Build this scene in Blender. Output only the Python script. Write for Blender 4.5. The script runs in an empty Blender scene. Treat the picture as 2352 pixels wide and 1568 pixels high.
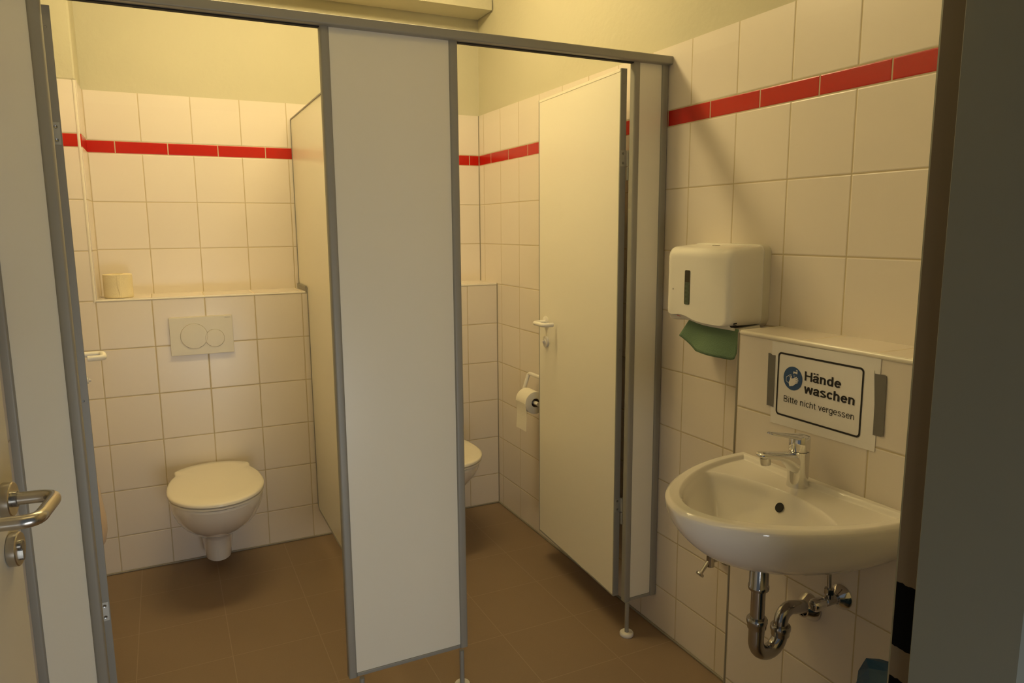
import bpy, bmesh, math, random
from mathutils import Vector, Matrix
random.seed(4)
S = bpy.context.scene
COL = S.collection
PI = math.pi

# ------------------------------------------------------------------ camera
CAM = Vector((0.25326, -3.48929, 1.42667))
Rv = Vector((0.89941, -0.43705, -0.00701)); Uv = Vector((0.07396, 0.13636, 0.98789)); Fv = Vector((0.43080, 0.88904, -0.15497))
cd = bpy.data.cameras.new('camera'); cam = bpy.data.objects.new('camera', cd); COL.objects.link(cam)
cd.sensor_width = 36.0; cd.lens = 1642.31*36.0/2352.0; cd.clip_start = 0.02; cd.clip_end = 60
M = Matrix((( Rv.x, Uv.x, -Fv.x, CAM.x), (Rv.y, Uv.y, -Fv.y, CAM.y), (Rv.z, Uv.z, -Fv.z, CAM.z), (0, 0, 0, 1)))
cam.matrix_world = M
S.camera = cam

# ------------------------------------------------------------------ world, lights, exposure
S.view_settings.view_transform = 'Standard'; S.view_settings.look = 'None'
S.view_settings.gamma = 1.0; S.view_settings.use_curve_mapping = False
S.view_settings.exposure = 0.10
w = bpy.data.worlds.new('daylight'); S.world = w; w.use_nodes = True
bg = w.node_tree.nodes['Background']; bg.inputs[0].default_value = (0.80, 0.90, 1.0, 1); bg.inputs[1].default_value = 0.10
LAMP_COLOUR = (1.0, 0.775, 0.375)
LAMP_STRENGTH = 26.5        # batten lamp above the cubicles (radiance of its diffuser)
FILL_LAMP_STRENGTH = 2.4        # added fill lamp above the wash basin, brightens the front zone

# added area light, stands in for corridor daylight behind the viewer
wd = bpy.data.lights.new('corridor_daylight_fill', 'AREA'); wd.shape = 'RECTANGLE'; wd.size = 0.8; wd.size_y = 0.5
wd.energy = 10.5; wd.color = (0.93, 0.96, 0.97)
wo = bpy.data.objects.new('corridor_daylight_fill', wd); COL.objects.link(wo); wo.location = (0.66, -4.0, 0.36); wo.rotation_euler = (PI/2, 0, 0)

# ------------------------------------------------------------------ dimensions
XR = 1.763; D = 0.2066; XB = 1.608; XL = -0.10; XL2 = -0.26
ZC = 2.75; ZT = 2.0; ZL = 1.160; YF = -1.55; YN = -2.965

# ------------------------------------------------------------------ materials
def newmat(name):
    m = bpy.data.materials.new(name); m.use_nodes = True
    nt = m.node_tree; return m, nt, nt.nodes['Principled BSDF']
def simple(name, col, rough=0.5, metal=0.0, noise=0.0, nscale=8.0, bump=0.0, bscale=200.0, coat=0.0, spec=0.5):
    m, nt, b = newmat(name)
    b.inputs['Base Color'].default_value = (*col, 1); b.inputs['Roughness'].default_value = rough
    b.inputs['Metallic'].default_value = metal; b.inputs['Coat Weight'].default_value = coat
    b.inputs['Specular IOR Level'].default_value = spec
    tc = nt.nodes.new('ShaderNodeTexCoord')
    if noise:
        n = nt.nodes.new('ShaderNodeTexNoise'); n.inputs['Scale'].default_value = nscale; n.inputs['Detail'].default_value = 5
        nt.links.new(tc.outputs['Object'], n.inputs['Vector'])
        mx = nt.nodes.new('ShaderNodeMix'); mx.data_type = 'RGBA'
        mx.inputs[6].default_value = (*[c*(1-noise) for c in col], 1); mx.inputs[7].default_value = (*[min(1, c*(1+noise)) for c in col], 1)
        nt.links.new(n.outputs['Fac'], mx.inputs[0]); nt.links.new(mx.outputs[2], b.inputs['Base Color'])
    if bump:
        n2 = nt.nodes.new('ShaderNodeTexNoise'); n2.inputs['Scale'].default_value = bscale; n2.inputs['Detail'].default_value = 4
        nt.links.new(tc.outputs['Object'], n2.inputs['Vector'])
        bp = nt.nodes.new('ShaderNodeBump'); bp.inputs['Strength'].default_value = bump; bp.inputs['Distance'].default_value = 0.004
        nt.links.new(n2.outputs['Fac'], bp.inputs['Height']); nt.links.new(bp.outputs['Normal'], b.inputs['Normal'])
    return m

def math_node(nt, op, a, b=None, c=None):
    n = nt.nodes.new('ShaderNodeMath'); n.operation = op
    for i, v in enumerate((a, b, c)):
        if v is None: continue
        if isinstance(v, (int, float)): n.inputs[i].default_value = v
        else: nt.links.new(v, n.inputs[i])
    return n.outputs[0]

TILE = (0.80, 0.73, 0.65); GROUT = (0.55, 0.46, 0.30); RED = (0.50, 0.010, 0.003)
def tile_mat(name, uaxis, u0, vaxis='Z', v0=0.1608, vp=0.1988, up=0.2, band=True, ur=0.0, jw=0.0019):
    m, nt, b = newmat(name)
    tc = nt.nodes.new('ShaderNodeTexCoord'); sx = nt.nodes.new('ShaderNodeSeparateXYZ')
    nt.links.new(tc.outputs['Object'], sx.inputs[0])
    u = sx.outputs[uaxis]; v = sx.outputs[vaxis]
    def jd(c, off, per):    # distance to the nearest joint in metres
        t = math_node(nt, 'DIVIDE', math_node(nt, 'SUBTRACT', c, off), per)
        f = math_node(nt, 'FRACT', t)
        return math_node(nt, 'MULTIPLY', math_node(nt, 'MINIMUM', f, math_node(nt, 'SUBTRACT', 1.0, f)), per)
    du = jd(u, u0, up); dv = jd(v, v0, vp)
    if band:
        rb = v0 + 8*vp; rt = rb + 0.0515
        inb = math_node(nt, 'MULTIPLY', math_node(nt, 'GREATER_THAN', v, rb), math_node(nt, 'LESS_THAN', v, rt))
        dur = jd(u, ur, up)
        du = math_node(nt, 'ADD', math_node(nt, 'MULTIPLY', dur, inb), math_node(nt, 'MULTIPLY', du, math_node(nt, 'SUBTRACT', 1.0, inb)))
        above = math_node(nt, 'GREATER_THAN', v, rb+0.02)
        dband = math_node(nt, 'MINIMUM', math_node(nt, 'ABSOLUTE', math_node(nt, 'SUBTRACT', v, rb)), math_node(nt, 'ABSOLUTE', math_node(nt, 'SUBTRACT', v, rt)))
        dv = math_node(nt, 'ADD', math_node(nt, 'MULTIPLY', dband, above), math_node(nt, 'MULTIPLY', dv, math_node(nt, 'SUBTRACT', 1.0, above)))
    dist = math_node(nt, 'MINIMUM', du, dv)
    mr = nt.nodes.new('ShaderNodeMapRange'); mr.interpolation_type = 'SMOOTHSTEP'
    mr.inputs['From Min'].default_value = jw*0.55; mr.inputs['From Max'].default_value = jw*1.35
    nt.links.new(dist, mr.inputs['Value'])
    # faint tone change from tile to tile
    cb = nt.nodes.new('ShaderNodeCombineXYZ')
    nt.links.new(math_node(nt, 'FLOOR', math_node(nt, 'DIVIDE', math_node(nt, 'SUBTRACT', u, u0), up)), cb.inputs[0])
    nt.links.new(math_node(nt, 'FLOOR', math_node(nt, 'DIVIDE', math_node(nt, 'SUBTRACT', v, v0), vp)), cb.inputs[1])
    wn = nt.nodes.new('ShaderNodeTexWhiteNoise'); nt.links.new(cb.outputs[0], wn.inputs['Vector'])
    tone = nt.nodes.new('ShaderNodeMix'); tone.data_type = 'RGBA'
    tone.inputs[6].default_value = (TILE[0]*0.975, TILE[1]*0.97, TILE[2]*0.965, 1); tone.inputs[7].default_value = (*TILE, 1)
    nt.links.new(wn.outputs['Value'], tone.inputs[0])
    face = tone.outputs[2]
    if band:
        rm = nt.nodes.new('ShaderNodeMix'); rm.data_type = 'RGBA'; rm.inputs[7].default_value = (*RED, 1)
        nt.links.new(inb, rm.inputs[0]); nt.links.new(face, rm.inputs[6]); face = rm.outputs[2]
    gm = nt.nodes.new('ShaderNodeMix'); gm.data_type = 'RGBA'; gm.inputs[6].default_value = (*GROUT, 1)
    nt.links.new(mr.outputs[0], gm.inputs[0]); nt.links.new(face, gm.inputs[7])
    nt.links.new(gm.outputs[2], b.inputs['Base Color'])
    rr = nt.nodes.new('ShaderNodeMapRange'); rr.inputs['To Min'].default_value = 0.85; rr.inputs['To Max'].default_value = 0.27
    nt.links.new(mr.outputs[0], rr.inputs['Value']); nt.links.new(rr.outputs[0], b.inputs['Roughness'])
    hb = nt.nodes.new('ShaderNodeMapRange'); hb.interpolation_type = 'SMOOTHSTEP'
    hb.inputs['From Min'].default_value = jw*0.4; hb.inputs['From Max'].default_value = jw*2.4
    nt.links.new(dist, hb.inputs['Value'])
    bp = nt.nodes.new('ShaderNodeBump'); bp.inputs['Strength'].default_value = 0.55; bp.inputs['Distance'].default_value = 0.0015
    nt.links.new(hb.outputs[0], bp.inputs['Height']); nt.links.new(bp.outputs['Normal'], b.inputs['Normal'])
    return m

def floor_mat():
    m, nt, b = newmat('floor_tile')
    tc = nt.nodes.new('ShaderNodeTexCoord'); sx = nt.nodes.new('ShaderNodeSeparateXYZ'); nt.links.new(tc.outputs['Object'], sx.inputs[0])
    def jd(c, off, per):
        t = math_node(nt, 'DIVIDE', math_node(nt, 'SUBTRACT', c, off), per); f = math_node(nt, 'FRACT', t)
        return math_node(nt, 'MULTIPLY', math_node(nt, 'MINIMUM', f, math_node(nt, 'SUBTRACT', 1.0, f)), per)
    dist = math_node(nt, 'MINIMUM', jd(sx.outputs[0], 0.3685, 0.2915), jd(sx.outputs[1], -1.650, 0.2955))
    mr = nt.nodes.new('ShaderNodeMapRange'); mr.interpolation_type = 'SMOOTHSTEP'
    mr.inputs['From Min'].default_value = 0.0006; mr.inputs['From Max'].default_value = 0.0022; nt.links.new(dist, mr.inputs['Value'])
    n = nt.nodes.new('ShaderNodeTexNoise'); n.inputs['Scale'].default_value = 260; n.inputs['Detail'].default_value = 3; nt.links.new(tc.outputs['Object'], n.inputs['Vector'])
    n2 = nt.nodes.new('ShaderNodeTexNoise'); n2.inputs['Scale'].default_value = 5; n2.inputs['Detail'].default_value = 6; nt.links.new(tc.outputs['Object'], n2.inputs['Vector'])
    a = nt.nodes.new('ShaderNodeMix'); a.data_type = 'RGBA'; a.inputs[6].default_value = (0.225, 0.157, 0.100, 1); a.inputs[7].default_value = (0.295, 0.208, 0.134, 1)
    nt.links.new(math_node(nt, 'ADD', math_node(nt, 'MULTIPLY', n.outputs['Fac'], 0.6), math_node(nt, 'MULTIPLY', n2.outputs['Fac'], 0.4)), a.inputs[0])
    g = nt.nodes.new('ShaderNodeMix'); g.data_type = 'RGBA'; g.inputs[6].default_value = (0.33, 0.24, 0.165, 1)
    nt.links.new(mr.outputs[0], g.inputs[0]); nt.links.new(a.outputs[2], g.inputs[7]); nt.links.new(g.outputs[2], b.inputs['Base Color'])
    b.inputs['Roughness'].default_value = 0.55
    bp = nt.nodes.new('ShaderNodeBump'); bp.inputs['Strength'].default_value = 0.25; bp.inputs['Distance'].default_value = 0.001
    nt.links.new(n.outputs['Fac'], bp.inputs['Height']); nt.links.new(bp.outputs['Normal'], b.inputs['Normal'])
    return m

mt_back = tile_mat('tiles_back', 0, 0.0076, ur=0.108)
mt_front = tile_mat('tiles_ledge_front', 0, 0.0, ur=-0.14)
mt_right = tile_mat('tiles_right', 1, -0.0593, ur=-0.1485)
mt_basin = tile_mat('tiles_basin_box', 1, -2.273)
mt_side = tile_mat('tiles_box_side', 0, XB, band=False)
mt_left = tile_mat('tiles_left', 1, -0.0593, ur=-0.1)
mt_ltop = tile_mat('tiles_ledge_top', 0, 0.0, vaxis='Y', v0=-D-0.02, vp=0.5, band=False)
mt_btop = tile_mat('tiles_basin_top', 1, -2.273, vaxis='X', v0=XB-0.02, vp=0.5, band=False)
m_floor = floor_mat()
m_plaster = simple('plaster', (0.58, 0.55, 0.41), 0.9, bump=0.35, bscale=38, noise=0.03, nscale=3, spec=0.2)
m_ceil = simple('ceiling_paint', (0.80, 0.77, 0.66), 0.9, spec=0.2)
m_board = simple('cream_laminate', (0.87, 0.83, 0.71), 0.30)
m_alu = simple('grey_profile', (0.315, 0.305, 0.27), 0.48, metal=0.1)
m_plate = simple('zinc_plate', (0.50, 0.50, 0.46), 0.4, metal=0.6)
m_screw = simple('screw_steel', (0.30, 0.30, 0.29), 0.3, metal=0.9)
m_dark = simple('dark_gap', (0.02, 0.02, 0.02), 0.8)
m_nylon = simple('white_nylon', (0.83, 0.80, 0.74), 0.35)
m_cer = simple('ceramic', (0.83, 0.79, 0.73), 0.07, coat=0.3)
m_lid = simple('seat_plastic', (0.84, 0.79, 0.68), 0.16)
m_flush = simple('flush_plastic', (0.72, 0.68, 0.58), 0.35)
m_trim = simple('pvc_trim', (0.80, 0.75, 0.64), 0.25)
m_sil = simple('grey_silicone', (0.30, 0.27, 0.21), 0.6)
m_chrome = simple('chrome', (0.78, 0.78, 0.78), 0.09, metal=1.0)
m_chrome2 = simple('worn_chrome', (0.46, 0.45, 0.44), 0.16, metal=1.0)
m_steel = simple('brushed_steel', (0.55, 0.52, 0.47), 0.24, metal=1.0)
m_disp = simple('dispenser_plastic', (0.83, 0.80, 0.72), 0.22)
m_disp2 = simple('dispenser_back', (0.74, 0.71, 0.61), 0.3)
m_towel = simple('green_towel', (0.14, 0.225, 0.13), 0.9, bump=0.4, bscale=300, noise=0.08, nscale=30)
m_window = simple('smoked_window', (0.035, 0.030, 0.022), 0.15)
m_stack = simple('towel_stack', (0.10, 0.13, 0.085), 0.8)
m_paper = simple('paper', (0.82, 0.79, 0.77), 0.7)
m_tp = simple('tissue_paper', (0.81, 0.71, 0.47), 0.95, bump=0.3, bscale=260, noise=0.05, nscale=20, spec=0.1)
m_tpw = simple('tissue_white', (0.84, 0.80, 0.70), 0.95, bump=0.2, bscale=260, spec=0.1)
m_card = simple('cardboard', (0.20, 0.15, 0.10), 0.9)
m_ink = simple('black_ink', (0.012, 0.010, 0.010), 0.55)
m_blue = simple('sign_blue', (0.030, 0.085, 0.22), 0.5)
m_duct = simple('grey_tape', (0.17, 0.16, 0.145), 0.45)
m_jamb = simple('jamb_paint', (0.150, 0.150, 0.118), 0.5, noise=0.03, nscale=4)
m_jamb_warmlit = simple('jamb_rebate_warmlit', (0.125, 0.090, 0.052), 0.5, noise=0.05, nscale=9)  # jamb colour browned to carry the warm light from the room
m_black = simple('black_tape', (0.003, 0.003, 0.003), 0.7, spec=0.05)
m_leaf = simple('door_laminate', (0.62, 0.57, 0.46), 0.42)
m_bag = simple('blue_bag', (0.006, 0.048, 0.115), 0.35, bump=0.5, bscale=20)
m_bin = simple('bin_plastic', (0.10, 0.10, 0.10), 0.5)
m_pbin = simple('cream_plastic', (0.80, 0.64, 0.49), 0.3)
m_lampbody = simple('lamp_housing', (0.8, 0.8, 0.78), 0.5)
m_red_ink = simple('red_mark', (0.55, 0.08, 0.06), 0.6)
m_grey_ink = simple('grey_ink', (0.30, 0.28, 0.24), 0.6)
def emit_mat(name, strength):
    m, nt, b = newmat(name); b.inputs['Base Color'].default_value = (0.8, 0.8, 0.75, 1)
    b.inputs['Emission Color'].default_value = (*LAMP_COLOUR, 1); b.inputs['Emission Strength'].default_value = strength; return m

# ------------------------------------------------------------------ mesh helpers (verts in world metres)
def new(): return bmesh.new()
def box(bm, x0, x1, y0, y1, z0, z1, mat=0):
    vs = [bm.verts.new((x, y, z)) for x in (x0, x1) for y in (y0, y1) for z in (z0, z1)]
    fs = [(0, 1, 3, 2), (4, 6, 7, 5), (0, 4, 5, 1), (2, 3, 7, 6), (0, 2, 6, 4), (1, 5, 7, 3)]
    r = []
    for f in fs:
        q = bm.faces.new([vs[i] for i in f]); q.material_index = mat; r.append(q)
    return vs
def tube(bm, pts, r, n=16, cap=True, closed=False, radii=None):
    pts = [Vector(p) for p in pts]; rings = []; prev = None; N = len(pts)
    for i, p in enumerate(pts):
        t = (pts[(i+1) % N]-pts[i-1]) if closed else (pts[min(i+1, N-1)]-pts[max(i-1, 0)])
        t.normalize()
        if prev is None:
            a = Vector((0, 0, 1)) if abs(t.z) < 0.9 else Vector((1, 0, 0)); u = t.cross(a).normalized()
        else:
            u = (prev-t*prev.dot(t)).normalized()
        prev = u; v = t.cross(u); rr = radii[i] if radii else r
        rings.append([bm.verts.new(p+(u*math.cos(2*PI*k/n)+v*math.sin(2*PI*k/n))*rr) for k in range(n)])
    L = N if closed else N-1
    for i in range(L):
        A, B = rings[i], rings[(i+1) % N]
        for k in range(n): bm.faces.new((A[k], A[(k+1) % n], B[(k+1) % n], B[k]))
    if cap and not closed:
        bm.faces.new(rings[0][::-1]); bm.faces.new(rings[-1])
def lathe(bm, prof, origin, axis, n=32):
    # prof: list of (radius, distance along axis)
    o = Vector(origin); a = Vector(axis).normalized()
    h = Vector((0, 0, 1)) if abs(a.z) < 0.9 else Vector((1, 0, 0)); u = a.cross(h).normalized(); v = a.cross(u)
    rings = []
    for r, d in prof:
        if r < 1e-6: rings.append([bm.verts.new(o+a*d)])
        else: rings.append([bm.verts.new(o+a*d+(u*math.cos(2*PI*k/n)+v*math.sin(2*PI*k/n))*r) for k in range(n)])
    for A, B in zip(rings, rings[1:]):
        for k in range(n):
            k2 = (k+1) % n
            if len(A) == 1 and len(B) == 1: continue
            if len(A) == 1: bm.faces.new((A[0], B[k2], B[k]))
            elif len(B) == 1: bm.faces.new((A[k], A[k2], B[0]))
            else: bm.faces.new((A[k], A[k2], B[k2], B[k]))
def prism(bm, pts, d, mat=0):
    # pts: closed outline of 3D points (planar), extruded by vector d
    d = Vector(d); a = [bm.verts.new(Vector(p)) for p in pts]; b = [bm.verts.new(Vector(p)+d) for p in pts]
    n = len(a)
    f = bm.faces.new(a[::-1]); f.material_index = mat
    f = bm.faces.new(b); f.material_index = mat
    for i in range(n):
        f = bm.faces.new((a[i], a[(i+1) % n], b[(i+1) % n], b[i])); f.material_index = mat
def loft(bm, rings, cap0=True, cap1=True):
    R = [[bm.verts.new(Vector(p)) for p in r] for r in rings]
    n = len(R[0])
    for A, B in zip(R, R[1:]):
        for k in range(n): bm.faces.new((A[k], A[(k+1) % n], B[(k+1) % n], B[k]))
    if cap0: bm.faces.new(R[0][::-1])
    if cap1: bm.faces.new(R[-1])
def arc(c, r, a0, a1, n, f):
    return [f(c[0]+r*math.cos(a0+(a1-a0)*i/n), c[1]+r*math.sin(a0+(a1-a0)*i/n)) for i in range(n+1)]
def rrect(x0, x1, y0, y1, r, n=6):
    o = []
    for cx, cy, a in ((x1-r, y1-r, 0), (x0+r, y1-r, PI/2), (x0+r, y0+r, PI), (x1-r, y0+r, 1.5*PI)):
        for i in range(n+1):
            t = a+PI/2*i/n; o.append((cx+r*math.cos(t), cy+r*math.sin(t)))
    return o
def fillet(pts, r, n=7):
    pts = [Vector(p) for p in pts]; out = [pts[0]]
    for i in range(1, len(pts)-1):
        a, b, c = pts[i-1], pts[i], pts[i+1]
        rr = min(r, (a-b).length*0.49, (c-b).length*0.49)
        p = b+(a-b).normalized()*rr; q = b+(c-b).normalized()*rr
        for k in range(n+1):
            t = k/n; out.append(p*(1-t)**2+b*2*t*(1-t)+q*t*t)
    out.append(pts[-1]); return out

def obj(name, bm, mat, parent=None, smooth=False, bevel=0.0, bseg=2, label=None, sub=0, weld=0.0):
    if weld: bmesh.ops.remove_doubles(bm, verts=bm.verts, dist=weld)
    bmesh.ops.recalc_face_normals(bm, faces=bm.faces)
    me = bpy.data.meshes.new(name)
    root = parent
    while root is not None and root.parent is not None: root = root.parent
    if root is not None:
        off = root.location
        for v in bm.verts: v.co -= off
    if smooth:
        for f in bm.faces: f.smooth = True
    bm.to_mesh(me); bm.free()
    for mm in (mat if isinstance(mat, (list, tuple)) else [mat]): me.materials.append(mm)
    o = bpy.data.objects.new(name, me); COL.objects.link(o)
    if parent is not None: o.parent = parent
    if bevel:
        md = o.modifiers.new('bevel', 'BEVEL'); md.width = bevel; md.segments = bseg; md.limit_method = 'ANGLE'; md.angle_limit = math.radians(40)
        md.harden_normals = False
    if sub:
        md = o.modifiers.new('sub', 'SUBSURF'); md.levels = sub; md.render_levels = sub
    if smooth or bevel:
        if smooth:
            try:
                me.set_sharp_from_angle(angle=math.radians(42))
            except Exception: pass
    if label: o['label'] = label
    return o
def thing(name, label, cat, loc=(0, 0, 0), group=None):
    o = bpy.data.objects.new(name, None); COL.objects.link(o); o.location = loc; o.empty_display_size = 0.05
    o['label'] = label; o['category'] = cat
    if group: o['group'] = group
    return o
def tag(o, label, cat, group=None):
    o['label'] = label; o['category'] = cat
    if group: o['group'] = group
    return o
def struct(name, bm, mat, parent=None, **k):
    o = obj(name, bm, mat, parent, **k)
    if parent is None: o['kind'] = 'structure'
    return o
def dup(root, delta, label, group):
    def cp(o, par):
        c = o.copy(); COL.objects.link(c); c.parent = par
        for ch in list(o.children): cp(ch, c)
        return c
    r = cp(root, None); r.location = Vector(root.location)+Vector(delta); r['label'] = label; r['group'] = group; root['group'] = group
    return r
def B(*a):
    bm = new(); box(bm, *a); return bm

# ------------------------------------------------------------------ the room
struct('floor', B(-0.40, 2.05, -4.6, 0.15, -0.1, 0.0), m_floor)
ceil = struct('ceiling', B(-0.45, 2.0, -3.12, 0.15, ZC, ZC+0.1), m_ceil)
obj('ceiling_beam', B(XL+0.0, XR, -0.18, -0.001, 2.465, ZC), m_plaster, ceil)
wb = struct('wall_back', B(-0.45, 2.0, 0.006, 0.15, 0, ZC), m_plaster)
obj('upper_tiles', B(0.006, XR, 0.0, 0.006, ZL, ZT), mt_back, wb)
bm = new(); box(bm, XL, XR, -D, 0.0, 0.0, ZL-0.008)
obj('ledge_tiles', bm, mt_front, wb)
obj('ledge_top_tiles', B(0.0, XR, -D, 0.0, ZL-0.008, ZL), mt_ltop, wb)
obj('pier_tiles', B(XL, 0.0065, -D, 0.006, ZL-0.008, ZT), mt_front, wb)
obj('pier_plaster', B(XL, 0.0035, -D+0.004, 0.006, ZT, ZC), m_plaster, wb, bevel=0.006)
wr = struct('wall_right', B(XR+0.006, XR+0.2, YN, 0.006, 0, ZC), m_plaster)
obj('wall_tiles', B(XR, XR+0.006, YN, 0.0, 0, ZT), mt_right, wr)
obj('box_tiles', B(XB, XR, YN, -2.068, 0, ZL-0.006), [mt_basin], wr)
obj('box_top_tiles', B(XB, XR, YN, -2.068, ZL-0.006, ZL), mt_btop, wr)
bm = new(); box(bm, XL-0.2, XL, YF-0.06, 0.15, 0, ZC); box(bm, XL2-0.2, XL2, YN-0.15, YF-0.06, 0, ZC); box(bm, XL2-0.1, XL, YF-0.07, YF-0.06, 0, ZC)
wl = struct('wall_left', bm, m_plaster)
obj('wall_tiles', B(XL, XL+0.006, YF-0.06, -D-0.0005, 0, ZT), mt_left, wl)
# wall with the entrance doorway
bm = new(); box(bm, 1.03, XR+0.2, -3.10, YN, 0, ZC); box(bm, XL2-0.2, 1.03, -3.10, YN, 2.06, ZC)
struct('wall_front', bm, m_plaster)
# silicone joint along the floor
bm = new(); box(bm, XL, XR, -D-0.007, -D, 0.0, 0.008)
struct('baseboard_back', bm, m_sil, bevel=0.003)
bm = new(); box(bm, XR-0.007, XR, -2.068, -D, 0.0, 0.008); box(bm, XB-0.007, XB, YN, -2.068, 0.0, 0.008)
struct('baseboard_right', bm, m_sil, bevel=0.003)
# rounded edge beads
bm = new(); tube(bm, [(0.0, -D+0.004, ZL-0.006), (XR, -D+0.004, ZL-0.006)], 0.0063, 12)
struct('trim_1', bm, m_trim, smooth=True)
bm = new(); tube(bm, [(-0.003, -D+0.003, ZL-0.01), (-0.003, -D+0.003, ZT)], 0.006, 12)
struct('trim_2', bm, m_trim, smooth=True)
bm = new(); tube(bm, fillet([(XB+0.004, YN, ZL-0.006), (XB+0.004, -2.068-0.004, ZL-0.006), (XR, -2.068-0.004, ZL-0.006)], 0.01), 0.0072, 12)
struct('trim_3', bm, m_trim, smooth=True)
bm = new(); tube(bm, [(XB+0.003, -2.069, 0.0), (XB+0.003, -2.069, ZL-0.006)], 0.005, 12)
struct('trim_4', bm, m_sil, smooth=True)
# inner corner joint of the back and right walls
bm = new(); box(bm, XR-0.0035, XR, -0.0035, 0.0, ZL, ZT); box(bm, XR-0.0035, XR, -D-0.0035, -D, 0, ZL)
struct('trim_5', bm, m_sil)

# entrance door frame (steel jamb right, head and left jamb)
XJ = 1.0
bm = new()
def jamb(sx, x0):   # profile in (x,y), sx = +1 material towards +X
    p = [(0, -3.115), (0.0, -3.0030), (0.0015, -3.0015), (0.016, -3.0015), (0.016, -2.969), (0.0195, -2.9635), (0.075, -2.9635), (0.075, -2.955), (0.13, -2.955), (0.13, -3.13), (0.065, -3.13), (0.065, -3.115)]
    return [(x0+sx*a, b, 0.0) for a, b in p]
prism(bm, jamb(1, XJ), (0, 0, 2.0))
fr = struct('trim_6', bm, m_jamb)
# rebate faces: warm room light put into a browner jamb colour
bm = new(); box(bm, XJ+0.0150, XJ+0.0162, -3.0012, -2.9685, 0.0, 2.0)
obj('rebate_strip', bm, m_jamb_warmlit, fr)
def torn(y0, y1, z0, z1, seed):
    rnd = random.Random(seed); pts = []
    n = 9
    for i in range(n+1):
        t = i/n; pts.append((y0+(y1-y0)*t, z1+rnd.uniform(-0.0010, 0.0010)))
    for i in range(n+1):
        t = i/n; pts.append((y1-(y1-y0)*t, z0+rnd.uniform(-0.0010, 0.0010)))
    return pts
for z0, z1, sd in ((0.926, 1.008, 3), (0.80, 0.886, 8)):
    bm = new(); prism(bm, [(XJ+0.0150, y, z) for y, z in torn(-3.0012, -2.9690, z0, z1, sd)], (-0.0005, 0, 0))
    t_ = tag(obj('tape_patch', bm, m_black), 'upper black tape patch with torn ends on the door frame edge' if sd == 3 else 'lower black tape patch on the door frame edge, cut by the bottom of the picture', 'tape')
bm = new(); box(bm, -0.26, XJ+0.13, -3.115, -2.965, 2.0, 2.06)
struct('trim_7', bm, m_jamb)
bm = new(); box(bm, -0.30, -0.245, -3.13, -2.97, 0.0, 2.06)
struct('trim_8', bm, m_jamb)

# entrance door leaf, opened into the room
ta = math.radians(7); dl = Vector((math.sin(ta), math.cos(ta), 0)); nn = Vector((math.cos(ta), -math.sin(ta), 0)); UZ = Vector((0, 0, 1))
edge = Vector((0.006, -2.1245, 0)); hinge = edge-dl*0.86
door = bpy.data.objects.new('door_1', None); COL.objects.link(door); door.location = hinge; door['kind'] = 'structure'
def leafbox(a0, a1, n0, n1, z0, z1):
    bm = new(); vs = []
    for a in (a0, a1):
        for n in (n0, n1):
            for z in (z0, z1): vs.append(bm.verts.new(edge-dl*a+nn*n+UZ*z))
    for f in ((0, 1, 3, 2), (4, 6, 7, 5), (0, 4, 5, 1), (2, 3, 7, 6), (0, 2, 6, 4), (1, 5, 7, 3)): bm.faces.new([vs[i] for i in f])
    return bm
leaf = obj('door_leaf', leafbox(0, 0.86, -0.040, 0.0, 0.01, 1.985), m_leaf, door, bevel=0.0015)
hc = edge-dl*0.057+UZ*1.014
bm = new(); lathe(bm, [(0, 0.001), (0.0265, 0.001), (0.0272, 0.002), (0.0272, 0.0150), (0.0258, 0.0165), (0.0, 0.0165)], hc, nn, 40)
rose = obj('handle_rosette', bm, m_steel, door, smooth=True)
bm = new()
pth = fillet([hc+nn*0.016, hc+nn*0.0765, hc+nn*0.0765-dl*0.110, hc+nn*0.026-dl*0.110], 0.034, 14)
tube(bm, pth, 0.0102, 24)
obj('door_handle', bm, m_steel, door, smooth=True, bevel=0.0012)
bm = new(); lathe(bm, [(0.0105, 0.0160), (0.0125, 0.0160), (0.0125, 0.022), (0.0100, 0.023)], hc, nn, 30)
obj('handle_collar', bm, m_screw, door, smooth=True)
lc = edge-dl*0.048+UZ*0.928
bm = new(); lathe(bm, [(0, 0.001), (0.0265, 0.001), (0.0272, 0.002), (0.0272, 0.0130), (0.0258, 0.0145), (0.0, 0.0145)], lc, nn, 40)
lr = obj('lock_rosette', bm, m_steel, door, smooth=True)
bm = new(); lathe(bm, [(0, 0.012), (0.0085, 0.012), (0.0085, 0.017), (0.007, 0.0185), (0, 0.0185)], lc+UZ*0.006, nn, 24)
vs = []
prism(bm, [lc+nn*0.0135+UZ*z+dl*y for y, z in rrect(-0.005, 0.005, -0.019, 0.002, 0.0045)], nn*0.005)
obj('lock_cylinder', bm, m_screw, lr, smooth=True)
bm = new(); tube(bm, [hinge-nn*0.02+UZ*0.2, hinge-nn*0.02+UZ*0.3], 0.009, 12); tube(bm, [hinge-nn*0.02+UZ*1.7, hinge-nn*0.02+UZ*1.8], 0.009, 12)
obj('door_hinge', bm, m_steel, door, smooth=True)
bm = new()
for zz in (0.74, 1.02, 1.30): tube(bm, [edge+UZ*zz-nn*0.02, edge+UZ*zz-nn*0.02+dl*0.0006], 0.006, 12)
obj('edge_screws', bm, m_screw, door)

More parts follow.
